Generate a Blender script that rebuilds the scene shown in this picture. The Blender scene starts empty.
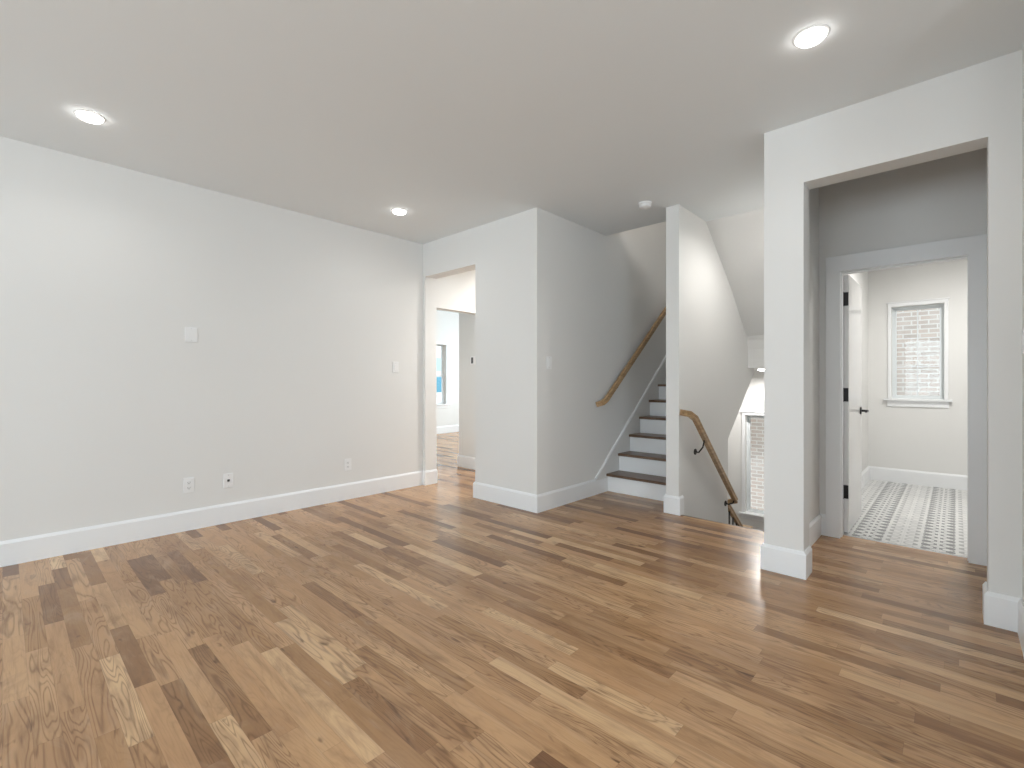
import bpy, bmesh, math, random
from mathutils import Vector
random.seed(7)
C = bpy.context.scene.collection
PI = math.pi

# ------------------------------------------------------------------ camera, world, exposure
H = 2.74                                   # ceiling height
cam_data = bpy.data.cameras.new('camera')
cam = bpy.data.objects.new('camera', cam_data)
C.objects.link(cam)
cam_data.sensor_width = 36.0
cam_data.lens = 475.15 / 1024 * 36.0
cam_data.shift_y = -3.2 / 1024
cam_data.clip_start = 0.02
cam.location = (0, 0, 1.183)
cam.rotation_euler = (PI / 2, 0, math.radians(43.05))
bpy.context.scene.camera = cam

world = bpy.data.worlds.new('sky')
bpy.context.scene.world = world
world.use_nodes = True
bg = world.node_tree.nodes['Background']
bg.inputs['Color'].default_value = (0.86, 0.93, 1.0, 1)
bg.inputs['Strength'].default_value = 3.5

vs = bpy.context.scene.view_settings
vs.view_transform = 'Standard'
vs.look = 'None'
vs.exposure = -0.38
vs.gamma = 1.0
vs.use_curve_mapping = False

def area_light(name, loc, direction, sx, sy, power, color, spread=PI):
    d = bpy.data.lights.new(name, 'AREA')
    d.shape = 'RECTANGLE'; d.size = sx; d.size_y = sy
    d.energy = power; d.color = color; d.spread = spread
    o = bpy.data.objects.new(name, d); C.objects.link(o)
    o.location = loc
    o.rotation_euler = Vector(direction).to_track_quat('-Z', 'Y').to_euler()
    return o

DAY = (0.84, 0.925, 1.0)
# daylight entering by the windows behind the camera (living room); side, front room and upper lights are added fill
area_light('daylight_living_room_west', (-3.0, -3.72, 1.55), (0, 1, 0.12), 1.7, 1.7, 56, DAY)
area_light('daylight_living_room_middle', (-0.9, -3.72, 1.55), (0, 1, 0.12), 1.7, 1.7, 56, DAY)
area_light('daylight_living_room_east', (1.3, -3.72, 1.55), (0, 1, 0.12), 1.7, 1.7, 42, DAY)
area_light('fill_living_room_side', (2.72, -.6, 1.55), (-1, 0, 0.12), 1.7, 1.7, 110, DAY)  # added fill from an unseen side, brightens left wall and ceiling
area_light('fill_front_room', (-6.7, 9.45, 1.4), (0, -1, 0), 1.9, 1.9, 240, DAY)  # added fill at an unseen window, brightens the front room
area_light('fill_upper_floor', (-1.8, 2.45, 4.3), (0, 1, -0.3), 1.3, 1.2, 130, (1, 0.97, 0.93))  # added fill for the upper stairwell, no window behind it

# ------------------------------------------------------------------ node helpers
class X:
    """tiny expression builder over Math nodes"""
    def __init__(s, nt, v): s.nt, s.v = nt, v
    def _op(s, op, *a):
        n = s.nt.nodes.new('ShaderNodeMath'); n.operation = op
        for i, q in enumerate((s,) + a):
            if isinstance(q, X): q = q.v
            if isinstance(q, (int, float)): n.inputs[i].default_value = q
            else: s.nt.links.new(q, n.inputs[i])
        return X(s.nt, n.outputs[0])
    def __add__(s, o): return s._op('ADD', o)
    def __sub__(s, o): return s._op('SUBTRACT', o)
    def __mul__(s, o): return s._op('MULTIPLY', o)
    def __truediv__(s, o): return s._op('DIVIDE', o)
    def floor(s): return s._op('FLOOR')
    def fract(s): return s._op('FRACT')
    def abs(s): return s._op('ABSOLUTE')
    def sin(s): return s._op('SINE')
    def lt(s, o): return s._op('LESS_THAN', o)
    def gt(s, o): return s._op('GREATER_THAN', o)
    def max(s, o): return s._op('MAXIMUM', o)
    def min(s, o): return s._op('MINIMUM', o)
    def pow(s, o): return s._op('POWER', o)
    def clamp(s): return s._op('MINIMUM', 1.0)._op('MAXIMUM', 0.0)

def coords(nt, kind='Object'):
    tc = nt.nodes.new('ShaderNodeTexCoord')
    sp = nt.nodes.new('ShaderNodeSeparateXYZ')
    nt.links.new(tc.outputs[kind], sp.inputs[0])
    return [X(nt, sp.outputs[i]) for i in range(3)]

def vec(nt, x, y, z=0.0):
    n = nt.nodes.new('ShaderNodeCombineXYZ')
    for i, q in enumerate((x, y, z)):
        if isinstance(q, X): nt.links.new(q.v, n.inputs[i])
        else: n.inputs[i].default_value = q
    return n.outputs[0]

def noise(nt, v, scale=1.0, detail=2.0, rough=0.5, dist=0.0):
    n = nt.nodes.new('ShaderNodeTexNoise')
    n.inputs['Scale'].default_value = scale; n.inputs['Detail'].default_value = detail
    n.inputs['Roughness'].default_value = rough; n.inputs['Distortion'].default_value = dist
    nt.links.new(v, n.inputs['Vector'])
    return X(nt, n.outputs['Fac'])

def ramp(nt, fac, stops, interp='LINEAR'):
    n = nt.nodes.new('ShaderNodeValToRGB'); n.color_ramp.interpolation = interp
    els = n.color_ramp.elements
    while len(els) < len(stops): els.new(0.5)
    for e, (p, c) in zip(els, stops):
        e.position = p; e.color = (*c, 1)
    nt.links.new(fac.v, n.inputs[0])
    return n.outputs[0]

def mix(nt, fac, a, b, mode='MIX'):
    n = nt.nodes.new('ShaderNodeMix'); n.data_type = 'RGBA'; n.blend_type = mode
    for sock, q in ((n.inputs[0], fac), (n.inputs[6], a), (n.inputs[7], b)):
        if isinstance(q, X): q = q.v
        if isinstance(q, (int, float)): sock.default_value = q
        elif isinstance(q, tuple): sock.default_value = (*q, 1)
        else: nt.links.new(q, sock)
    return n.outputs[2]

def new_mat(name, color=(0.8, 0.8, 0.8), rough=0.5, spec=0.5, metal=0.0):
    m = bpy.data.materials.new(name); m.use_nodes = True
    b = m.node_tree.nodes['Principled BSDF']
    b.inputs['Base Color'].default_value = (*color, 1)
    b.inputs['Roughness'].default_value = rough
    b.inputs['Specular IOR Level'].default_value = spec
    b.inputs['Metallic'].default_value = metal
    return m, m.node_tree, b

def bump(nt, b, h, strength, dist=0.001):
    n = nt.nodes.new('ShaderNodeBump'); n.inputs['Strength'].default_value = strength
    n.inputs['Distance'].default_value = dist
    nt.links.new(h.v, n.inputs['Height']); nt.links.new(n.outputs[0], b.inputs['Normal'])

def paint(name, color, rough, tex=0.15):
    m, nt, b = new_mat(name, color, rough, 0.35)
    x, y, z = coords(nt)
    v = vec(nt, x, y, z)
    bump(nt, b, noise(nt, v, 160, 3), tex, 0.0008)
    bl = noise(nt, v, 0.9, 2)
    c = ramp(nt, bl, [(0.3, tuple(q * 0.985 for q in color)), (0.7, color)])
    nt.links.new(c, b.inputs['Base Color'])
    return m

M = {}
M['wall'] = paint('wall_paint', (0.80, 0.795, 0.775), 0.75)
M['ceiling'] = paint('ceiling_paint', (0.840, 0.875, 0.885), 0.85)
M['trim'] = paint('trim_paint', (0.885, 0.895, 0.90), 0.35, 0.03)
M['door'] = paint('door_gloss_paint', (0.84, 0.835, 0.82), 0.10, 0.01)
M['plastic'] = paint('white_plastic', (0.88, 0.88, 0.875), 0.35, 0.0)
M['shadow_slot'] = new_mat('dark_slot', (0.05, 0.05, 0.05), 0.6)[0]
M['iron'] = new_mat('black_iron', (0.018, 0.017, 0.018), 0.42, 0.5, 0.4)[0]
M['steel'] = new_mat('brushed_screw', (0.6, 0.6, 0.6), 0.35, 0.5, 1.0)[0]
M['screen'] = new_mat('thermostat_screen', (0.12, 0.12, 0.13), 0.2)[0]
M['vinyl'] = paint('window_vinyl', (0.82, 0.86, 0.87), 0.4, 0.0)
M['basement'] = paint('basement_floor', (0.45, 0.33, 0.24), 0.5, 0.05)

def emit(name, color, s):
    m = bpy.data.materials.new(name); m.use_nodes = True; nt = m.node_tree; nt.nodes.clear()
    e = nt.nodes.new('ShaderNodeEmission'); o = nt.nodes.new('ShaderNodeOutputMaterial')
    e.inputs[0].default_value = (*color, 1); e.inputs[1].default_value = s
    nt.links.new(e.outputs[0], o.inputs[0]); return m
M['lens'] = emit('lit_lens', (1.0, 0.98, 0.95), 22.0)

def glass():
    m = bpy.data.materials.new('window_glass'); m.use_nodes = True; nt = m.node_tree; nt.nodes.clear()
    t = nt.nodes.new('ShaderNodeBsdfTransparent'); g = nt.nodes.new('ShaderNodeBsdfGlossy')
    t.inputs[0].default_value = (0.96, 0.98, 0.98, 1)
    g.inputs['Roughness'].default_value = 0.02
    fr = nt.nodes.new('ShaderNodeFresnel'); fr.inputs[0].default_value = 1.3
    mx = nt.nodes.new('ShaderNodeMixShader'); o = nt.nodes.new('ShaderNodeOutputMaterial')
    nt.links.new(fr.outputs[0], mx.inputs[0]); nt.links.new(t.outputs[0], mx.inputs[1])
    nt.links.new(g.outputs[0], mx.inputs[2]); nt.links.new(mx.outputs[0], o.inputs[0])
    return m
M['glass'] = glass()

def oak_floor():
    m, nt, b = new_mat('oak_plank_floor', rough=0.3, spec=0.5)
    x, y, z = coords(nt)
    PW = 0.0695
    v = (y + 0.003) / PW
    row = v.floor(); fy = v.fract()
    wn = nt.nodes.new('ShaderNodeTexWhiteNoise'); wn.noise_dimensions = '1D'
    nt.links.new(row.v, wn.inputs['W'])
    r = X(nt, wn.outputs['Value'])
    W = x / 0.72 + r * 913.0 + row * 3.7
    vo = nt.nodes.new('ShaderNodeTexVoronoi'); vo.voronoi_dimensions = '1D'; vo.feature = 'F1'
    vo.inputs['Scale'].default_value = 1.0; nt.links.new(W.v, vo.inputs['W'])
    ve = nt.nodes.new('ShaderNodeTexVoronoi'); ve.voronoi_dimensions = '1D'; ve.feature = 'DISTANCE_TO_EDGE'
    ve.inputs['Scale'].default_value = 1.0; nt.links.new(W.v, ve.inputs['W'])
    sc = nt.nodes.new('ShaderNodeSeparateColor'); nt.links.new(vo.outputs['Color'], sc.inputs[0])
    cr, cg, cb = (X(nt, sc.outputs[i]) for i in range(3))
    base = ramp(nt, cr, [(0.0, (0.20, 0.100, 0.050)), (0.07, (0.27, 0.140, 0.064)), (0.20, (0.41, 0.228, 0.106)),
                         (0.52, (0.51, 0.292, 0.145)), (0.88, (0.585, 0.355, 0.184)), (1.0, (0.72, 0.480, 0.270))])
    wide = noise(nt, vec(nt, x * 1.4, y * 3.0, 4.0), 1.0, 4.0, 0.6, 0.6)
    base = mix(nt, ((wide - 0.50) * 4.0).clamp() * 0.42, base, (0.255, 0.132, 0.070))
    base = mix(nt, ((wide * -1.0 + 0.44) * 4.0).clamp() * 0.30, base, (0.60, 0.400, 0.245))
    # cathedral figure: contour lines of a stretched noise, different on every plank
    n1 = noise(nt, vec(nt, x * 1.15 + cg * 71.0, y * 11.0 + cb * 33.0, cr * 19.0), 1.0, 2.0, 0.45, 0.35)
    ring = ((n1 * (cb * 90.0 + 80.0)).sin() * 0.5 + 0.5).pow(4.0)
    pores = noise(nt, vec(nt, x * 7.0 + cg * 40.0, y * 230.0, cb * 9.0), 1.0, 3.0, 0.6)
    streak = noise(nt, vec(nt, x * 2.3 + cb * 20.0, y * 34.0 + cg * 11.0, cr * 7.0), 1.0, 3.0, 0.6, 0.4)
    blotch = noise(nt, vec(nt, x * 1.3 + cg * 9.0, y * 4.6 + cr * 5.0, 1.0), 2.0, 4.0, 0.65, 0.8)
    figure = cg.gt(0.35) * 0.40 + 0.12
    c = mix(nt, ring * figure * (pores * 1.3 + 0.25), base, (0.12, 0.055, 0.026))
    c = mix(nt, ((streak - 0.50) * 3.0).clamp() * 0.60, c, (0.19, 0.096, 0.048))
    c = mix(nt, ((pores - 0.55) * 3.0).clamp() * 0.30, c, (0.16, 0.088, 0.050))
    c = mix(nt, ((blotch - 0.53) * 4.5).clamp() * 0.50, c, (0.15, 0.072, 0.036))
    c = mix(nt, ((blotch * -1.0 + 0.45) * 4.5).clamp() * 0.38, c, (0.57, 0.385, 0.245))
    knot = noise(nt, vec(nt, x * 5.0 + cb * 10.0, y * 22.0, cg * 3.0), 1.0, 2.0, 0.5, 0.8)
    c = mix(nt, ((knot - 0.68) * 9.0).clamp() * 0.75, c, (0.065, 0.030, 0.018))
    edge = (fy * -1.0 + 1.0).min(fy).lt(0.008).max(X(nt, ve.outputs['Distance']).lt(0.0010))
    c = mix(nt, edge * 0.30, c, (0.09, 0.05, 0.032))
    nt.links.new(c, b.inputs['Base Color'])
    rg = noise(nt, vec(nt, x * 1.5, y * 1.5, 0.0), 2.0, 3.0) * 0.10 + 0.19
    nt.links.new(rg.v, b.inputs['Roughness'])
    b.inputs['Specular IOR Level'].default_value = 0.36
    bump(nt, b, noise(nt, vec(nt, x * 3.0, y * 14.4, 0.0), 1.0, 1.0) * 1.0, 0.10, 0.002)
    return m
M['floor'] = oak_floor()

def oak(name, lo, hi, rough=0.4, axis=1):
    m, nt, b = new_mat(name, rough=rough)
    x, y, z = coords(nt)
    s = [34.0, 34.0, 34.0]; s[axis] = 2.6
    n = noise(nt, vec(nt, x * s[0], y * s[1], z * s[2]), 1.0, 4.0, 0.6, 0.6)
    f = noise(nt, vec(nt, x * s[0] * 4, y * s[1] * 4, z * s[2] * 4), 1.0, 3.0, 0.6)
    c = ramp(nt, n * 0.7 + f * 0.3, [(0.33, lo), (0.66, hi)])
    nt.links.new(c, b.inputs['Base Color'])
    bump(nt, b, f, 0.1, 0.0006)
    return m
M['rail'] = oak('oak_handrail', (0.26, 0.155, 0.070), (0.54, 0.36, 0.19), 0.30)
M['tread'] = oak('oak_tread', (0.085, 0.044, 0.026), (0.20, 0.120, 0.075), 0.35, 0)

def tile_mat():
    """off-white cement tile printed with grey lattice, bands run along Y, 0.4 m repeat"""
    m, nt, b = new_mat('patterned_tile', rough=0.32, spec=0.5)
    x, y, z = coords(nt)
    u = (((x + 0.493) / 0.40) + 0.5).fract() - 0.5          # 0 on the white band line
    w = ((y / 0.20)).fract() - 0.5
    au = u.abs(); aw = w.abs()
    U = au * 2.0                                              # 0 .. 1 half repeat
    # printed motifs: petals, rings and diamonds from folded distances
    q = (u * 4.0).fract() - 0.5
    k = (w * 2.0 + 0.5).fract() - 0.5
    rad = (q * q + k * k).pow(0.5)
    ring = (rad - 0.34).abs().lt(0.055)
    q2 = (u * 6.0 + 0.5).fract() - 0.5
    shift = ((u * 6.0 + 0.5).floor() * 0.5).fract()
    k2 = (w * 2.0 + 0.5 + shift).fract() - 0.5
    dia = ((q2.abs() + k2.abs()) - 0.30).abs().lt(0.11)
    dash = k2.abs().lt(0.20) * q2.abs().lt(0.36)
    dense = au.lt(0.34)
    ink = (dash.max(dia * 0.7) * dense).max(ring * 0.75)
    ink = ink * (au.gt(0.25) * -0.30 + 0.9)
    line = au.lt(0.018)
    side = (au - 0.245).abs().lt(0.012) * ((w * 2.0).fract() - 0.5).abs().lt(0.36)
    keep = (line.max(side) * -1.0 + 1.0)
    ink = ink * keep
    wear = noise(nt, vec(nt, x, y, z), 6.0, 3.0)
    base = ramp(nt, wear, [(0.35, (0.68, 0.68, 0.67)), (0.65, (0.78, 0.775, 0.755))])
    c = mix(nt, ink * (wear * 0.4 + 0.68), base, (0.05, 0.055, 0.06))
    grout = (((x + 0.493) / 0.20).fract() - 0.5).abs().gt(0.494).max(aw.gt(0.494))
    c = mix(nt, grout * 0.5, c, (0.52, 0.52, 0.51))
    nt.links.new(c, b.inputs['Base Color'])
    return m
M['tile'] = tile_mat()

def brick_mat():
    m, nt, b = new_mat('whitewashed_brick', rough=0.9, spec=0.1)
    x, y, z = coords(nt)
    br = nt.nodes.new('ShaderNodeTexBrick')
    nt.links.new(vec(nt, x, z, 0.0), br.inputs['Vector'])
    br.inputs['Scale'].default_value = 1.0
    br.inputs['Brick Width'].default_value = 0.20; br.inputs['Row Height'].default_value = 0.068
    br.inputs['Mortar Size'].default_value = 0.010; br.inputs['Mortar Smooth'].default_value = 0.2
    br.inputs['Bias'].default_value = -0.1
    br.inputs['Color1'].default_value = (0.66, 0.55, 0.48, 1)
    br.inputs['Color2'].default_value = (0.52, 0.45, 0.405, 1)
    br.inputs['Mortar'].default_value = (0.80, 0.77, 0.73, 1)
    n = noise(nt, vec(nt, x, z, 0.0), 3.2, 4.0, 0.65)
    c = mix(nt, ((n - 0.42) * 3.5).clamp() * 0.45, br.outputs['Color'], (0.74, 0.70, 0.655))
    nt.links.new(c, b.inputs['Base Color'])
    return m
M['brick'] = brick_mat()

def siding_mat():
    m, nt, b = new_mat('white_siding', (0.85, 0.86, 0.86), 0.7)
    x, y, z = coords(nt)
    f = (z / 0.15).fract()
    c = mix(nt, f.lt(0.08) * 0.5, (0.85, 0.86, 0.86), (0.45, 0.47, 0.48))
    nt.links.new(c, b.inputs['Base Color']); return m
M['siding'] = siding_mat()
M['blue_reflection'] = new_mat('house_window_blue_reflection', (0.10, 0.33, 0.45), 0.15)[0]  # reflection in the lower sash put into its colour
M['sky_reflection'] = new_mat('house_window_sky_reflection', (0.45, 0.72, 0.75), 0.15)[0]  # pale sky reflection put into the upper sash colour
def ground_mat():
    m, nt, b = new_mat('gravel_ground', rough=0.95)
    x, y, z = coords(nt)
    n = noise(nt, vec(nt, x, y, z), 14.0, 5.0, 0.7)
    nt.links.new(ramp(nt, n, [(0.3, (0.30, 0.29, 0.25)), (0.7, (0.52, 0.50, 0.45))]), b.inputs['Base Color']); return m
M['ground'] = ground_mat()

# ------------------------------------------------------------------ mesh helpers
def bx(bm, x0, x1, y0, y1, z0, z1):
    vs_ = [bm.verts.new(p) for p in ((x0, y0, z0), (x1, y0, z0), (x1, y1, z0), (x0, y1, z0),
                                     (x0, y0, z1), (x1, y0, z1), (x1, y1, z1), (x0, y1, z1))]
    for f in ((0, 3, 2, 1), (4, 5, 6, 7), (0, 1, 5, 4), (1, 2, 6, 5), (2, 3, 7, 6), (3, 0, 4, 7)):
        bm.faces.new([vs_[i] for i in f])

def prism(bm, pts, axis, a, b):
    """polygon extruded along an axis; axis z: pts are (x,y); axis x: pts are (y,z); axis y: pts are (x,z)"""
    def P(p, t):
        return {'z': (p[0], p[1], t), 'x': (t, p[0], p[1]), 'y': (p[0], t, p[1])}[axis]
    lo = [bm.verts.new(P(p, a)) for p in pts]; hi = [bm.verts.new(P(p, b)) for p in pts]
    n = len(pts)
    bm.faces.new(lo); bm.faces.new(hi)
    for i in range(n): bm.faces.new((lo[i], lo[(i + 1) % n], hi[(i + 1) % n], hi[i]))

def cyl(bm, p0, p1, r0, r1=None, seg=24, cap=True):
    r1 = r0 if r1 is None else r1
    p0, p1 = Vector(p0), Vector(p1); d = (p1 - p0).normalized()
    u = d.orthogonal().normalized(); v = d.cross(u)
    rings = []
    for p, r in ((p0, r0), (p1, r1)):
        rings.append([bm.verts.new(p + (u * math.cos(2 * PI * i / seg) + v * math.sin(2 * PI * i / seg)) * r) for i in range(seg)])
    for i in range(seg): bm.faces.new((rings[0][i], rings[0][(i + 1) % seg], rings[1][(i + 1) % seg], rings[1][i]))
    if cap: bm.faces.new(rings[0]); bm.faces.new(rings[1])

def lathe(bm, c, prof, seg=32):
    """prof: (radius, z) pairs about a vertical axis"""
    rings = []
    for r, z in prof:
        if r < 1e-6: rings.append([bm.verts.new((c[0], c[1], c[2] + z))])
        else: rings.append([bm.verts.new((c[0] + r * math.cos(2 * PI * i / seg), c[1] + r * math.sin(2 * PI * i / seg), c[2] + z)) for i in range(seg)])
    for a, b in zip(rings, rings[1:]):
        for i in range(seg):
            j = (i + 1) % seg
            if len(a) == 1 and len(b) == 1: continue
            if len(a) == 1: bm.faces.new((a[0], b[i], b[j]))
            elif len(b) == 1: bm.faces.new((a[i], a[j], b[0]))
            else: bm.faces.new((a[i], a[j], b[j], b[i]))

def sweep(bm, path, prof, up=Vector((0, 0, 1)), closed=False, vertical_cut=False):
    """prof (s, t): s sideways (to the left of travel), t along up; mitred corners"""
    P = [Vector(p) for p in path]; n = len(P); rings = []
    for i in range(n):
        d0 = (P[i] - P[i - 1]).normalized() if i > 0 else None
        d1 = (P[i + 1] - P[i]).normalized() if i < n - 1 else None
        if d0 is None: d0 = d1
        if d1 is None: d1 = d0
        s0 = up.cross(d0).normalized(); s1 = up.cross(d1).normalized()
        s = (s0 + s1).normalized(); s = s / max(0.3, s.dot(s1))
        t0 = d0.cross(s0).normalized(); t1 = d1.cross(s1).normalized()
        t = (t0 + t1).normalized(); t = t / max(0.3, t.dot(t1))
        rings.append([bm.verts.new(P[i] + s * a + t * b) for a, b in prof])
    m = len(prof)
    for a, b in zip(rings, rings[1:]):
        for i in range(m): bm.faces.new((a[i], a[(i + 1) % m], b[(i + 1) % m], b[i]))
    bm.faces.new(rings[0]); bm.faces.new(rings[-1])

def obj(name, bm, mat, parent=None, bevel=0.0, smooth=False, seg=2):
    bmesh.ops.recalc_face_normals(bm, faces=bm.faces)
    me = bpy.data.meshes.new(name); bm.to_mesh(me); bm.free()
    me.materials.append(mat)
    o = bpy.data.objects.new(name, me); C.objects.link(o)
    if parent is not None:
        o.parent = parent
        if parent.type == 'EMPTY':
            o.location = -parent.location if parent.parent is None else o.location
        else:
            pass
    if bevel:
        b = o.modifiers.new('bevel', 'BEVEL'); b.width = bevel; b.segments = seg; b.limit_method = 'ANGLE'
        b.angle_limit = math.radians(40)
    if smooth:
        for p in me.polygons: p.use_smooth = True
        if hasattr(me, 'set_sharp_from_angle'): me.set_sharp_from_angle(angle=math.radians(40))
    return o

def sub(name, bm, mat, parent_part, **k):
    """a part of a part: the parent part's own offset already applies"""
    return obj(name, bm, mat, parent_part, **k)

def thing(name, label, cat, loc=(0, 0, 0), group=None):
    o = bpy.data.objects.new(name, None); C.objects.link(o)
    o.empty_display_size = 0.1; o.location = loc
    o['label'] = label; o['category'] = cat
    if group: o['group'] = group
    return o

def struct(name, bm, mat, **k):
    o = obj(name, bm, mat, **k); o['kind'] = 'structure'; return o

def struct_empty(name, loc=(0, 0, 0)):
    o = bpy.data.objects.new(name, None); C.objects.link(o); o.location = loc
    o['kind'] = 'structure'; return o

def B(*boxes):
    bm = bmesh.new()
    for b in boxes: bx(bm, *b)
    return bm

# ------------------------------------------------------------------ measured planes
XL, YF, XA = -4.445, 3.269, -2.746
YD, XD0, XD1 = 4.067, -1.904, -1.785
XC0, XC1 = -0.882, -0.770
XO0, XO1, ZO = -0.666, 0.1156, 2.371
XR, YB = 0.2278, -3.6
YP0, YP1 = 4.30, 4.42
YE = 7.10
TH = 0.16                                 # wall thickness
CX0, CX1, CZ = -4.400, -3.564, 2.366      # opening to the hall
XE = 2.6

# ------------------------------------------------------------------ floors
struct('floor', B((XL - .16, XE + .16, YB - .16, YF, -.3, 0), (-4.445, XA - .06, YF, 9.3, -.3, 0),
                  (-8.6, -4.445, YF + TH, 9.3, -.3, 0), (XA - .06, XD0 + .06, YF, 4.43, -.3, 0), (XD0 + .06, XD1, YF, YD + .02, -.3, 0),
                  (XD1, XC0, YF, YD, -.3, 0), (XC0, XC0 + .03, YF, YD, -.3, 0), (XC0 + .03, XE + .16, YF, YP1 - .02, -.3, 0)), M['floor'])
struct('floor_tiled', B((XC1, 1.32, YP1 - .02, YE, -.3, 0.001)), M['tile'])
struct('floor_basement', B((XA - .12, XC0 + .1, 0.5, YE, -3.24, -3.04)), M['basement'])

# ------------------------------------------------------------------ ceilings
struct('ceiling', B((XL - .16, XE + .16, YB - .16, YF, H, H + .3), (XL, XA - .06, YF, 9.3, H, H + .3), (-8.6, XL, YF + TH, 9.3, H, H + .3),
                    (XA - .06, XD0 + .06, YF, 4.417, H, H + .3), (XD0 + .06, XC0, YF, 4.69, H, H + .3),
                    (XC0, 1.42, YF, YE, H, H + .3), (1.42, XE + .16, YF, YF + .2, H, H + .3)), M['ceiling'])
# underside of the returning upper flight and its half landing: sloped plaster over the down stairs
bm = bmesh.new()
prism(bm, [(4.69, H), (5.62, 2.015), (5.78, 1.875), (5.88, 1.765), (5.94, 1.66), (5.97, 1.55), (5.98, 1.44), (5.98, 1.335), (YE, 1.335), (YE, 1.52), (6.11, 1.52), (4.69, 2.86)], 'x', XD1, XC0)
struct('ceiling_sloped', bm, M['wall'])
struct('ceiling_landing', B((XA, XD1, 6.275, YE, 1.335, 1.52)), M['wall'])
bm = bmesh.new()
prism(bm, [(4.23, -.3), (6.275, 1.335), (6.275, 1.52), (6.13, 1.52), (6.13, 1.29), (4.46, -.02), (4.46, -.3)], 'x', XA, XD0)
struct('ceiling_under_stairs', bm, M['wall'])

# ------------------------------------------------------------------ walls
struct('wall_left', B((XL - .16, XL, YB - .16, YF + TH, 0, H)), M['wall'])
bm = B((XL, CX0, YF, YF + TH, 0, H), (CX0, CX1, YF, YF + TH, CZ, H))
prism(bm, [(CX1, YF), (XA, YF), (XA, 4.2), (XA - .12, 4.2), (XA - .12, YF + TH), (CX1, YF + TH)], 'z', 0, H)
struct('wall_far', bm, M['wall'])
struct('wall_stair_left', B((XA - .12, XA, 4.2, YE, -3.04, 5.6), (XA - .12, XA, 0.5, 4.2, -3.04, -.3), (XA - .12, XA, 2.4, 4.2, H + .3, 5.6)), M['wall'])
bm = bmesh.new()
prism(bm, [(YD, -3.04), (5.30, -3.04), (5.30, 0.56), (6.275, 1.335), (6.275, 1.52), (6.11, 1.52), (6.11, 5.6), (YD, 5.6)], 'x', XD0, XD1)
struct('wall_stair_divider', bm, M['wall'])
struct('wall_stair_right', B((XC0, XC1, YF + TH, YE, -3.04, H), (XC0, XC1, 0.5, YF + TH, -3.04, -.3), (XC0, XC1, 2.4, YE, H + .3, 5.6)), M['wall'])
# front wall with the cased opening to the powder room vestibule
bm = B((XC0, XO0, YF, YF + .15, 0, H), (XO0, XO1, YF, YF + .15, ZO, H))
prism(bm, [(XO1, YF), (XR, YF), (XR, 2.45), (XR + .13, 2.45), (XR + .13, YF + .15), (XO1, YF + .15)], 'z', 0, H)
struct('wall_opening', bm, M['wall'])
struct('wall_vestibule_right', B((.245, .36, YF + .15, YP0, 0, H)), M['wall'])
struct('wall_front_right', B((XR + .13, XE, YF, YF + .15, 0, H)), M['wall'])
SW = (-1.45, .25, .70, 2.40)              # hole of the added side window, y0 y1 z0 z1
struct('wall_right', B((XE, XE + .16, YB, SW[0], 0, H), (XE, XE + .16, SW[0], SW[1], 0, SW[2]), (XE, XE + .16, SW[0], SW[1], SW[3], H), (XE, XE + .16, SW[1], YF + .15, 0, H)), M['wall'])
# powder room
DX0, DX1, DZ = -0.640, 0.066, 2.006
struct('wall_powder_room', B((XC1, DX0 - .02, YP0, YP1, 0, H), (DX0 - .02, DX1 + .02, YP0, YP1, DZ + .02, H), (DX1 + .02, 1.42, YP0, YP1, 0, H)), M['wall'])
struct('wall_powder_right', B((1.30, 1.42, YP1, YE, 0, H)), M['wall'])
# exterior wall with the landing window and the powder room window
LW = (-2.16, -1.46, -0.66, 0.705)        # landing window hole x0 x1 z0 z1
PWN = (-0.550, -0.094, 0.975, 2.045)      # powder room window hole
def wall_y(boxes_x, y0, y1, z0, z1, holes):
    """wall between boxes_x with rectangular holes (sorted by x)"""
    out = []; x = boxes_x[0]
    for hx0, hx1, hz0, hz1 in holes:
        out += [(x, hx0, y0, y1, z0, z1), (hx0, hx1, y0, y1, z0, hz0), (hx0, hx1, y0, y1, hz1, z1)]; x = hx1
    out.append((x, boxes_x[1], y0, y1, z0, z1)); return out
struct('wall_exterior', B(*wall_y((XA - .12, 1.42), YE, YE + .2, -3.04, 5.6, [LW, PWN])), M['wall'])
# back wall of the living room with three windows behind the camera
BW = [(-3.85, -2.15, .70, 2.40), (-1.75, -.05, .70, 2.40), (.45, 2.15, .70, 2.40)]
struct('wall_back', B(*wall_y((XL, XE), YB - .16, YB, 0, H, BW)), M['wall'])
# hall and the bright front room beyond it
HX = -4.40
struct('wall_hall_left', B((HX - .12, HX, YF + TH, 4.30, 2.031, H), (-5.02, HX, 4.30, 4.42, 0, H), (HX - .12, HX, 4.42, 9.3, 0, H)), M['wall'])
struct('wall_hall_end', B((HX, XA - .12, 7.6, 7.72, 0, H)), M['wall'])
struct('wall_hall_right', B((XA - .12, XA, YE, 7.72, 0, H)), M['wall'])
FW = (5.99, 6.86, 0.66, 2.00)             # front room window hole y0 y1 z0 z1
FX = -8.46
struct('wall_front_room_left', B((FX - .16, FX, YF + TH, FW[0], 0, H), (FX - .16, FX, FW[0], FW[1], 0, FW[2]),
                                 (FX - .16, FX, FW[0], FW[1], FW[3], H), (FX - .16, FX, FW[1], 9.3, 0, H)), M['wall'])
struct('wall_front_room_near', B((FX, XL - .16, YF + .01, YF + TH, 0, H)), M['wall'])
RW = (-7.7, -5.7, .45, 2.4)  # hole for the added front room window
struct('wall_front_room_far', B(*wall_y((FX, HX - .12), 9.14, 9.3, 0, H, [RW])), M['wall'])
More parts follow.
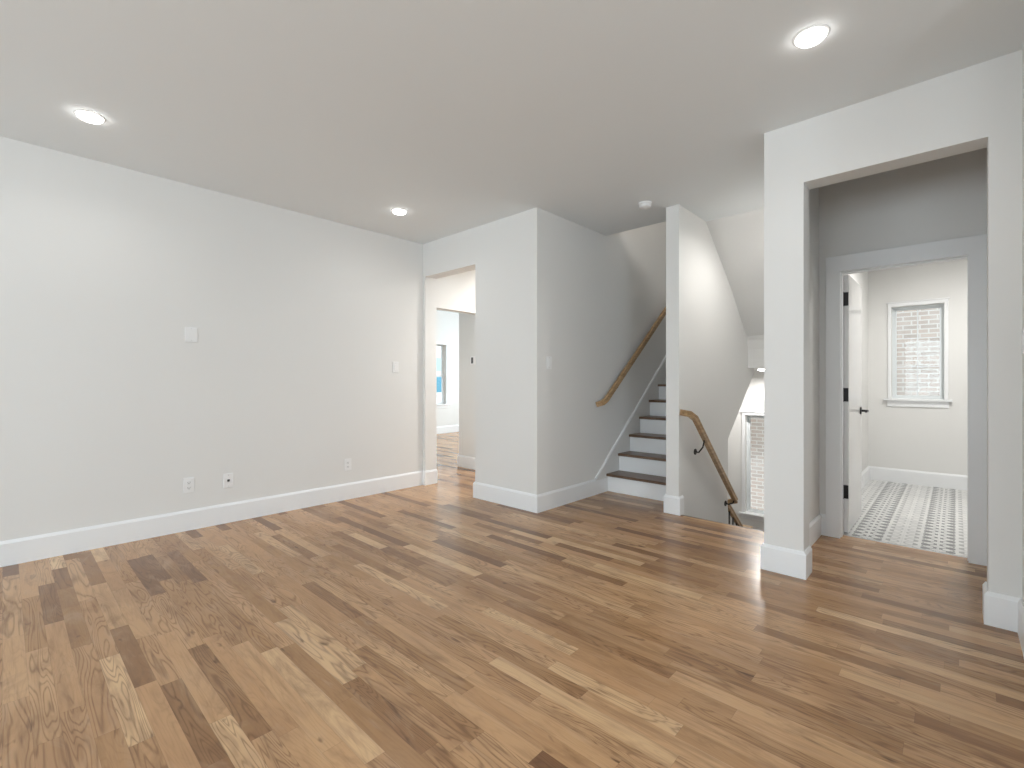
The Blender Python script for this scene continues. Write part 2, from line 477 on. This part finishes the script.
# upper floor shell round the stair head
struct('wall_upper_near', B((XA, XC0, 2.25, 2.4, H + .3, 5.6)), M['wall'])
struct('ceiling_upper', B((XA - .12, XC1, 2.25, YE + .2, 5.6, 5.75)), M['ceiling'])
struct('floor_upper', B((XA, XC0, 2.4, 4.417, H + .3, H + .302)), M['floor'])
struct('wall_basement_end', B((XA - .12, XC1, .38, .5, -3.04, -.3)), M['wall'])

# ------------------------------------------------------------------ baseboards (profile: thickness to the left of travel)
BH, BT = 0.160, 0.016
BP = [(0, 0), (BT, 0), (BT, BH - .018), (BT * .72, BH - .010), (BT * .45, BH - .002), (BT * .35, BH), (0, BH)]
def base(name, *paths):
    bm = bmesh.new()
    for p in paths: sweep(bm, [(q[0], q[1], 0) for q in p], BP)
    return struct(name, bm, M['trim'])
# travelling so that the room lies to the left
base('baseboard_left', [(CX0, YF + TH), (CX0, YF), (XL, YF), (XL, YB)])
base('baseboard_far', [(XA, 4.425), (XA, YF), (CX1, YF), (CX1, YF + TH)])
base('baseboard_divider', [(XD1, 4.14), (XD1, YD), (XD0, YD), (XD0, 4.425)])
base('baseboard_column', [(XO0, YF + .15), (XO0, YF), (XC0, YF), (XC0, 4.055)])
base('baseboard_opening_right', [(XR + .13, 2.45), (XR, 2.45), (XR, YF), (XO1, YF), (XO1, YF + .15)])
base('baseboard_vestibule', [(-.726, YP0), (XC1, YP0), (XC1, YF + .15), (XO0, YF + .15)])
base('baseboard_powder_room', [(1.30, YP1), (1.30, YE), (XC1, YE), (XC1, YP1)])
base('baseboard_hall', [(HX, 7.6), (HX, 4.30), (-5.02, 4.30), (-5.02, 4.42)])
base('baseboard_hall_right', [(CX1, YF + TH), (XA - .12, YF + TH), (XA - .12, 7.6), (HX, 7.6)])
base('baseboard_front_room', [(HX - .12, 9.14), (FX, 9.14), (FX, YF + TH), (XL - .16, YF + TH)])
base('baseboard_right', [(XL, YB), (XE, YB), (XE, YF), (XR + .13, YF)])

# ------------------------------------------------------------------ windows
def rect_frame(bm, x0, x1, z0, z1, wd, y0, y1):
    bx(bm, x0, x0 + wd, y0, y1, z0, z1); bx(bm, x1 - wd, x1, y0, y1, z0, z1)
    bx(bm, x0 + wd, x1 - wd, y0, y1, z0, z0 + wd); bx(bm, x0 + wd, x1 - wd, y0, y1, z1 - wd, z1)

def window_y(name, hole, yin, cols, rows, cw=.045, head=.05, sill_over=.035, apron=.07, flip=1, sash=.03, meet=None):
    """window in a wall facing -Y (flip=1) or +Y (flip=-1); yin is the room face of the wall"""
    x0, x1, z0, z1 = hole; s = flip
    def Y(a, b): return (yin + s * a, yin + s * b) if s > 0 else (yin + s * b, yin + s * a)
    w = struct_empty(name, ((x0 + x1) / 2, yin, z0))
    bm = bmesh.new()
    ya, yb = Y(-.016, 0)
    bx(bm, x0 - cw, x0, ya, yb, z0, z1); bx(bm, x1, x1 + cw, ya, yb, z0, z1); bx(bm, x0 - cw, x1 + cw, ya, yb, z1, z1 + head)
    obj('casing', bm, M['trim'], w, bevel=.003)
    bm = bmesh.new(); ya, yb = Y(-.026, 0)
    bx(bm, x0 - cw - .012, x1 + cw + .012, ya, yb, z1 + head, z1 + head + .014); obj('head_cap', bm, M['trim'], w, bevel=.003)
    bm = bmesh.new(); ya, yb = Y(-.045, .08)
    ym, yn = Y(-.045, 0)
    bx(bm, x0 - cw - sill_over, x1 + cw + sill_over, ym, yn, z0 - .022, z0); ym, yn = Y(0, .10)
    bx(bm, x0, x1, ym, yn, z0 - .022, z0 + .001); obj('sill', bm, M['trim'], w, bevel=.003)
    if apron:
        bm = bmesh.new(); ya, yb = Y(-.014, 0)
        bx(bm, x0 - cw - .005, x1 + cw + .005, ya, yb, z0 - .022 - apron, z0 - .022); obj('apron', bm, M['trim'], w, bevel=.003)
    bm = bmesh.new(); ya, yb = Y(.07, .13)
    rect_frame(bm, x0, x1, z0, z1, .018, ya, yb)
    f = obj('frame', bm, M['vinyl'], w, bevel=.002)
    bm = bmesh.new(); ya, yb = Y(.085, .115)
    rect_frame(bm, x0 + .018, x1 - .018, z0 + .018, z1 - .018, sash, ya, yb)
    if meet: bx(bm, x0 + .018, x1 - .018, ya, yb, meet - .02, meet + .02)
    obj('sash', bm, M['vinyl'], w, bevel=.002)
    gx0, gx1, gz0, gz1 = x0 + .018 + sash, x1 - .018 - sash, z0 + .018 + sash, z1 - .018 - sash
    if cols > 1 or rows > 1:
        bm = bmesh.new(); ya, yb = Y(.095, .105)
        for i in range(1, cols): xx = gx0 + (gx1 - gx0) * i / cols; bx(bm, xx - .007, xx + .007, ya, yb, gz0, gz1)
        for i in range(1, rows): zz = gz0 + (gz1 - gz0) * i / rows; bx(bm, gx0, gx1, ya + .0005, yb - .0005, zz - .006, zz + .006)
        obj('muntin', bm, M['vinyl'], w)
    bm = bmesh.new(); ya, yb = Y(.107, .111)
    bx(bm, gx0 - .004, gx1 + .004, ya, yb, gz0 - .004, gz1 + .004); obj('pane', bm, M['glass'], w)
    return w
window_y('window_1', PWN, YE, 2, 3, cw=.034, head=.040, sash=.022)
window_y('window_2', LW, YE, 1, 1, cw=.040, head=.040, apron=.06, sash=.022)
for i, hb in enumerate(BW): window_y('window_%d' % (3 + i), hb, YB, 2, 4, cw=.08, head=.09, flip=-1, meet=1.55)
window_y('window_6', RW, 9.14, 2, 2, cw=.08, head=.09, meet=1.45)  # unseen window added to go with the front room fill

def window_x(name, y0, y1, z0, z1, xin, s=1):
    """double hung window in a wall facing +X (s=1) or -X (s=-1)"""
    w = struct_empty(name, (xin, (y0 + y1) / 2, z0)); cw = .07
    def F(*bs):
        return B(*[(min(xin + s * a, xin + s * b), max(xin + s * a, xin + s * b), c, d, e, f) for a, b, c, d, e, f in bs])
    obj('casing', F((0, .018, y0 - cw, y0, z0, z1), (0, .018, y1, y1 + cw, z0, z1), (0, .018, y0 - cw, y1 + cw, z1, z1 + cw)), M['trim'], w, bevel=.003)
    obj('sill', F((-.10, 0, y0, y1, z0 - .02, z0 + .001), (0, .05, y0 - cw - .03, y1 + cw + .03, z0 - .024, z0)), M['trim'], w, bevel=.003)
    obj('apron', F((0, .015, y0 - cw, y1 + cw, z0 - .09, z0 - .024)), M['trim'], w, bevel=.003)
    zm = (z0 + z1) / 2 - .03; k = .035
    for a, b, xo in ((z0, zm + .02, -.10), (zm - .02, z1, -.135)):
        obj('sash', F((xo, xo + .03, y0, y0 + k, a, b), (xo, xo + .03, y1 - k, y1, a, b),
                      (xo, xo + .03, y0 + k, y1 - k, a, a + k), (xo, xo + .03, y0 + k, y1 - k, b - k, b)), M['vinyl'], w, bevel=.002)
        obj('pane', F((xo + .012, xo + .016, y0 + k - .003, y1 - k + .003, a + k - .003, b - k + .003)), M['glass'], w)
    return w
window_x('window_8', *SW, XE, -1)  # first one is an unseen window added for the side fill
window_x('window_7', *FW, FX)

# ------------------------------------------------------------------ powder room door: casing, jamb, leaf, hinges, lever
d1 = struct_empty('door_1', (DX0, YP0, 0))
cw = .088
bm = bmesh.new()
for ya, yb in ((YP0 - .018, YP0), (YP1, YP1 + .018)):
    bx(bm, DX0 - cw + .002, DX0 + .006, ya, yb, 0, DZ); bx(bm, DX1 - .006, DX1 + cw - .002, ya, yb, 0, DZ)
    bx(bm, DX0 - cw + .002, DX1 + cw - .002, ya, yb, DZ - .004, DZ + .115)
obj('casing', bm, M['trim'], d1, bevel=.002)
bm = bmesh.new()
bx(bm, DX0 - .02, DX0, YP0, YP1, 0, DZ); bx(bm, DX1, DX1 + .02, YP0, YP1, 0, DZ); bx(bm, DX0 - .02, DX1 + .02, YP0, YP1, DZ, DZ + .02)
bx(bm, DX0, DX0 + .010, YP0 + .03, YP0 + .07, 0, DZ - .010); bx(bm, DX1 - .010, DX1, YP0 + .03, YP0 + .07, 0, DZ - .010)
bx(bm, DX0, DX1, YP0 + .03, YP0 + .07, DZ - .010, DZ)
obj('jamb', bm, M['trim'], d1)
LX0, LX1, LY0, LY1 = -.643, -.603, 4.445, 5.125     # leaf, standing open at right angles
bm = bmesh.new(); bx(bm, LX0, LX1, LY0, LY1, .012, DZ - .004)
leaf = obj('leaf', bm, M['door'], d1, bevel=.0015)
bm = bmesh.new()
for z in (.325, 1.075, 1.815):
    bm = bmesh.new()
    bx(bm, LX0 + .003, LX1 - .001, LY0 - .003, LY0 - .0005, z - .052, z + .052)
    bx(bm, DX0 + .0005, DX0 + .003, YP1 - .036, YP1 - .002, z - .052, z + .052)
    cyl(bm, (DX0 + .003, YP1 + .009, z - .054), (DX0 + .003, YP1 + .009, z + .054), .007, seg=16)
    obj('hinge', bm, M['iron'], d1)
for s, xf in ((1, LX1), (-1, LX0)):
    bm = bmesh.new(); yh, zh = 5.055, .925
    cyl(bm, (xf, yh, zh), (xf + s * .008, yh, zh), .032, seg=32)
    cyl(bm, (xf + s * .008, yh, zh), (xf + s * .052, yh, zh), .010, seg=16)
    hx = xf + s * .05
    sweep(bm, [(hx, yh + .008, zh), (hx, yh - .105, zh)], [(-.007, -.009), (.007, -.009), (.007, .009), (-.007, .009)])
    obj('lever_handle', bm, M['iron'], d1, smooth=True)
struct('trim_threshold', B((DX0, DX1, YP1 - .028, YP1 - .018, 0, .004)), M['steel'])

# ------------------------------------------------------------------ staircases
RISE, RUN = .19, .24
def stair(label, x0, x1, ys, z0, n, sy, treads, name='staircase', tread_m=None, nose=.028):
    """n risers, climbing along sy (+1/-1) in Y from ys, z0"""
    t = thing(name, label, 'stairs', ((x0 + x1) / 2, ys, z0))
    for k in range(n):
        y = ys + sy * RUN * k; z = z0 + RISE * k
        a, b = sorted((y, y + sy * .018))
        obj('riser', B((x0, x1, a, b, z, z + RISE - .027)), M['trim'], t)
        if k < treads:
            a, b = sorted((y - sy * nose, y + sy * (RUN + .018)))
            bm = B((x0, x1, a, b, z + RISE - .027, z + RISE))
            obj('tread', bm, M['tread'], t, bevel=.006, seg=3)
    return t
up = stair('white staircase with dark oak treads climbing behind the pillar', XA, XD0, 4.43, 0, 8, 1, 7)
# landing board and skirt boards
struct('floor_landing_upper', B((XA, XD0, 6.11 - .028, YE, 1.52, 1.547), (XD0, XC0, 6.111, YE, 1.52, 1.547)), M['tread'])
bm = bmesh.new()
sk = .17
prism(bm, [(4.20, 0), (4.43, 0), (6.10, 1.32), (6.10, 1.70), (4.205, .160), (4.20, .160)], 'x', XA, XA + .014)
skirt = obj('skirt_board', bm, M['wall'], up)
bm = bmesh.new(); sweep(bm, [(XA + .010, 4.205, .163), (XA + .010, 6.10, 1.703)], [(-.012, -.006), (.012, -.006), (.010, .010), (-.006, .012)])
obj('skirt_moulding', bm, M['trim'], up)
bm = bmesh.new()
prism(bm, [(4.43, 0), (4.43, .30), (6.10, 1.65), (6.10, 1.32)], 'x', XD0 - .012, XD0)
obj('skirt_board', bm, M['trim'], up)

dn = thing('staircase', 'staircase going down to the landing window, seen over the floor edge', 'stairs', ((XD1 + XC0) / 2, YD, 0))
for k in range(8):
    y = YD + .002 + RUN * k; z = -RISE * k
    obj('riser', B((XD1, XC0, y - .001, y + .016, z - RISE, z - .028)), M['trim'], dn)
    if k < 7: obj('tread', B((XD1, XC0, y + .016 - .0, y + RUN + .026, z - RISE - .027, z - RISE)), M['tread'], dn, bevel=.004)
obj('nosing', B((XD1, XC0, YD - .001, YD + .030, -.027, 0)), M['tread'], dn, bevel=.006, seg=3)
struct('floor_landing_lower', B((XA, XC0, YD + RUN * 7 + .018, YE, -1.547, -1.52)), M['tread'])
bm = bmesh.new(); prism(bm, [(YD + .02, -.19), (YD + .02, .02), (YD + .10, .10), (5.75, -1.17), (5.75, -1.52)], 'x', XC0 - .012, XC0)
obj('skirt_board', bm, M['trim'], dn)
bm = bmesh.new(); prism(bm, [(5.305, -1.17), (5.305, -.84), (5.86, -1.28), (5.86, -1.61)], 'x', XD1 - .03, XD1 + .0)
obj('stringer', bm, M['trim'], dn)
lower = stair('lowest flight of stairs turning back down to the basement under the upper stairs', XA, XD0, 4.13, -3.04, 8, 1, 7)

# ------------------------------------------------------------------ handrails
RP = [(a * .88, b * .9) for a, b in [(-.020, -.030), (.020, -.030), (.024, -.012), (.019, .000), (.026, .012), (.024, .024), (.014, .030), (-.014, .030), (-.024, .024), (-.026, .012), (-.019, 0), (-.024, -.012)]]
def bracket(parent, wall_x, rail_x, y, z, dr=.075):
    """black iron wall bracket: rosette, curved arm, saddle"""
    s = 1 if rail_x > wall_x else -1
    bm = bmesh.new()
    cyl(bm, (wall_x, y, z - dr), (wall_x + s * .007, y, z - dr), .028, seg=24)
    pts = [(wall_x + s * .005, y, z - dr), (wall_x + s * .035, y, z - dr - .003), (rail_x - s * .012, y, z - dr * .55 - .02), (rail_x, y, z - .048), (rail_x, y, z - .03)]
    for a, b in zip(pts, pts[1:]): cyl(bm, a, b, .0065, seg=12)
    obj('bracket', bm, M['iron'], parent, smooth=True)
r1 = thing('handrail', 'oak handrail on the wall running down to the landing window', 'handrail', (XD1, 4.1, .88))
bm = bmesh.new()
sweep(bm, [(XD1 + .001, 4.085, .905), (-1.715, 4.135, .890), (-1.70, 4.215, .850), (-1.70, 5.27, -.080), (XD1 + .001, 5.315, -.118)], RP)
obj('rail', bm, M['rail'], r1, smooth=True)
bracket(r1, XD1, -1.70, 4.42, .669, .15); bracket(r1, XD1, -1.70, 5.22, -.04)
r2 = thing('handrail', 'oak handrail slanting up the left wall beside the upper stairs', 'handrail', (XA, 4.2, .95))
bm = bmesh.new()
sweep(bm, [(XA + .001, 4.225, .935), (-2.690, 4.262, .955), (-2.68, 4.315, .985), (-2.68, 5.724, 2.080), (-2.68, 6.05, 2.335)], RP)
obj('rail', bm, M['rail'], r2, smooth=True)
bracket(r2, XA, -2.68, 4.55, 1.165); bracket(r2, XA, -2.68, 5.85, 2.18)
r3 = thing('stair_railing', 'short oak railing with black iron balusters lower down the stairs', 'railing', (-1.83, 5.45, -.9))
bm = bmesh.new()
sweep(bm, [(-1.80, 5.32, -.148), (-1.80, 5.96, -.653)], RP)
obj('rail', bm, M['rail'], r3, smooth=True)
for k in range(5):
    y = 5.39 + .115 * k
    zr = -.148 - (y - 5.32) * .789 - .030; zb = -.84 - (y - 5.305) * .793 + .005
    obj('baluster', B((-1.807, -1.793, y - .007, y + .007, zb, zr)), M['iron'], r3)
bm = bmesh.new(); bx(bm, -1.845, -1.755, 5.925, 6.015, -1.52, -.56); bx(bm, -1.855, -1.745, 5.915, 6.025, -.56, -.53)
obj('newel_post', bm, M['rail'], r3, bevel=.004)

# ------------------------------------------------------------------ ceiling lights and smoke detector
def can(x, y, z, label, power=11, group=None, spread=2.8, color=(1.0, .975, .945), r=.060):
    t = thing('recessed_light', label, 'ceiling light', (x, y, z), group)
    bm = bmesh.new(); lathe(bm, (x, y, z), [(r + .012, 0), (r + .012, -.002), (r + .006, -.005), (r, -.005), (r, 0)], 40)
    obj('trim_ring', bm, M['plastic'], t, smooth=True)
    bm = bmesh.new(); lathe(bm, (x, y, z), [(r, -.004), (r * .97, -.012), (r * .85, -.019), (r * .5, -.024), (0, -.026)], 40)
    obj('lens', bm, M['lens'], t, smooth=True)
    d = bpy.data.lights.new('lamp', 'SPOT'); d.energy = power; d.spot_size = spread; d.spot_blend = .7
    d.shadow_soft_size = .06; d.color = color
    o = bpy.data.objects.new('lamp', d); C.objects.link(o); o.parent = t; o.location = (0, 0, -.03)
    return t
can(-3.722, .348, H, 'glowing round recessed light at the left, nearest the long blank wall corner')
can(-3.73, 2.478, H, 'small glowing recessed light near the doorway to the hall')
can(-.478, 2.489, H, 'large glowing recessed light above the square opening on the right')
can(-.478, .348, H, 'glowing recessed light in the ceiling right above the camera')
can(-1.02, 4.58, H, 'added fill light over the head of the down stairs, hidden behind the column', 68, spread=3.0)  # added lamp, kept out of view, brightens the divider wall
can(-1.80, 6.62, 1.335, 'recessed light under the half landing above the landing window', 105, spread=3.0)
can(.25, 5.70, H, 'added unseen fill light in the ceiling of the tiled powder room', 200, spread=3.0)  # added lamp, out of view, brightens the powder room
can(-3.55, 4.75, H, 'added unseen fill light in the hall ceiling beyond the doorway', 330, spread=3.0)  # added lamp, out of view, brightens hall jamb and header
can(-6.7, 5.9, H, 'added unseen fill light in the ceiling of the far bright room', 85, spread=3.0)  # added lamp, out of view, lifts the front room
t = thing('smoke_detector', 'small white smoke detector on the ceiling before the stairs', 'smoke detector', (-1.99, 3.84, H))
bm = bmesh.new(); lathe(bm, (-1.99, 3.84, H), [(.058, 0), (.058, -.014), (.050, -.016), (.050, -.036), (.040, -.044), (0, -.046)], 32)
obj('body', bm, M['plastic'], t, smooth=True)
bm = bmesh.new(); lathe(bm, (-1.99, 3.84, H - .046), [(.014, 0), (.014, -.003), (0, -.003)], 20); obj('test_button', bm, M['plastic'], t)

# ------------------------------------------------------------------ wall plates
def plate(name, label, cat, pos, normal, kind, w=.075, h=.118):
    """pos on the wall; normal '+x', '-x', '-y'"""
    t = thing(name, label, cat, pos)
    x, y, z = pos
    def bb(u0, u1, d0, d1, z0, z1):
        if normal == '+x': return (x + d0, x + d1, y + u0, y + u1, z + z0, z + z1)
        if normal == '-x': return (x - d1, x - d0, y + u0, y + u1, z + z0, z + z1)
        return (x + u0, x + u1, y - d1, y - d0, z + z0, z + z1)
    obj('cover_plate', B(bb(-w / 2, w / 2, 0, .007, -h / 2, h / 2)), M['plastic'], t, bevel=.0025)
    if kind == 'switch':
        obj('rocker', B(bb(-.017, .017, .007, .0105, -.033, .033)), M['plastic'], t, bevel=.0015)
    elif kind == 'outlet':
        for s in (-.021, .021):
            r = obj('receptacle', B(bb(-.017, .017, .007, .0095, s - .015, s + .015)), M['plastic'], t, bevel=.002)
            bm = B(bb(-.0085, -.0060, .0090, .0099, s - .004, s + .006), bb(.0060, .0085, .0090, .0099, s - .004, s + .006), bb(-.0025, .0025, .0090, .0099, s - .011, s - .006))
            sub('slots', bm, M['shadow_slot'], r)
    elif kind == 'jack':
        obj('jack', B(bb(-.009, .009, .007, .011, -.008, .010)), M['shadow_slot'], t, bevel=.001)
    elif kind == 'blank':
        obj('inset', B(bb(-.026, .026, .007, .0085, -.045, .045)), M['plastic'], t, bevel=.001)
    if kind in ('blank', 'jack', 'switch'):
        obj('screw', B(bb(-.003, .003, .007, .0082, h / 2 - .016, h / 2 - .011)), M['steel'], t)
        obj('screw', B(bb(-.003, .003, .007, .0082, -h / 2 + .011, -h / 2 + .016)), M['steel'], t)
    return t
plate('wall_plate', 'white cover plate high on the left wall, above the two low outlets', 'wall plate', (XL, 1.02, 1.55), '+x', 'blank', .085)
plate('wall_outlet', 'white power outlet low on the left wall, first from the left', 'outlet', (XL, 1.003, .357), '+x', 'outlet')
plate('data_jack', 'white wall plate with a dark jack, right beside the power outlet', 'wall jack', (XL, 1.283, .350), '+x', 'jack')
plate('wall_outlet', 'faint white outlet low on the left wall, nearest the hall doorway', 'outlet', (XL, 2.35, .346), '+x', 'outlet')
plate('light_switch', 'white light switch on the left wall near the hall doorway', 'switch', (XL, 2.905, 1.33), '+x', 'switch')
plate('light_switch', 'white light switch on the stair-side wall just round the corner', 'switch', (XA, 3.44, 1.35), '+x', 'switch')
plate('light_switch', 'white light switch at the right edge of the picture', 'switch', (XR, 3.16, 1.36), '-x', 'switch')
t = thing('thermostat', 'small thermostat with dark screen seen through the hall doorway', 'thermostat', (-4.72, 4.30, 1.455))
obj('body', B((-4.765, -4.675, 4.278, 4.30, 1.40, 1.51)), M['plastic'], t, bevel=.004)
obj('screen', B((-4.745, -4.705, 4.276, 4.279, 1.415, 1.495)), M['screen'], t)

# ------------------------------------------------------------------ outside
t = thing('brick_house', 'pale weathered brick side wall of the house next door', 'house', (-1.0, 9.0, -3.2))
bm = B((-3.3, 4.5, 9.55, 9.85, -3.2, 6.5)); obj('wall', bm, M['brick'], t)
obj('roof', B((-3.5, 4.7, 9.35, 10.6, 6.5, 6.62)), M['shadow_slot'], t)
struct('ground_side_yard', B((-3.0, 6.0, YE + .2, 9.55, -3.3, -3.2)), M['ground'])
t = thing('white_house', 'white sided house with window panes coloured as blue reflection seen through the far room window', 'house', (-14.5, 9.4, -.5))
obj('wall', B((-15.2, -14.5, 3.0, 18.0, -.5, 7.5)), M['siding'], t)
wf = obj('window_frame', B((-14.5, -14.46, 10.2, 11.85, .65, 2.16)), M['trim'], t)
obj('window_glass', B((-14.46, -14.44, 10.3, 11.75, .75, 1.33)), M['blue_reflection'], t)
obj('window_glass', B((-14.46, -14.44, 10.3, 11.75, 1.56, 2.06)), M['sky_reflection'], t)
struct('ground_front_yard', B((-30.0, -8.75, -8.0, 25.0, -.6, -.5)), M['ground'])
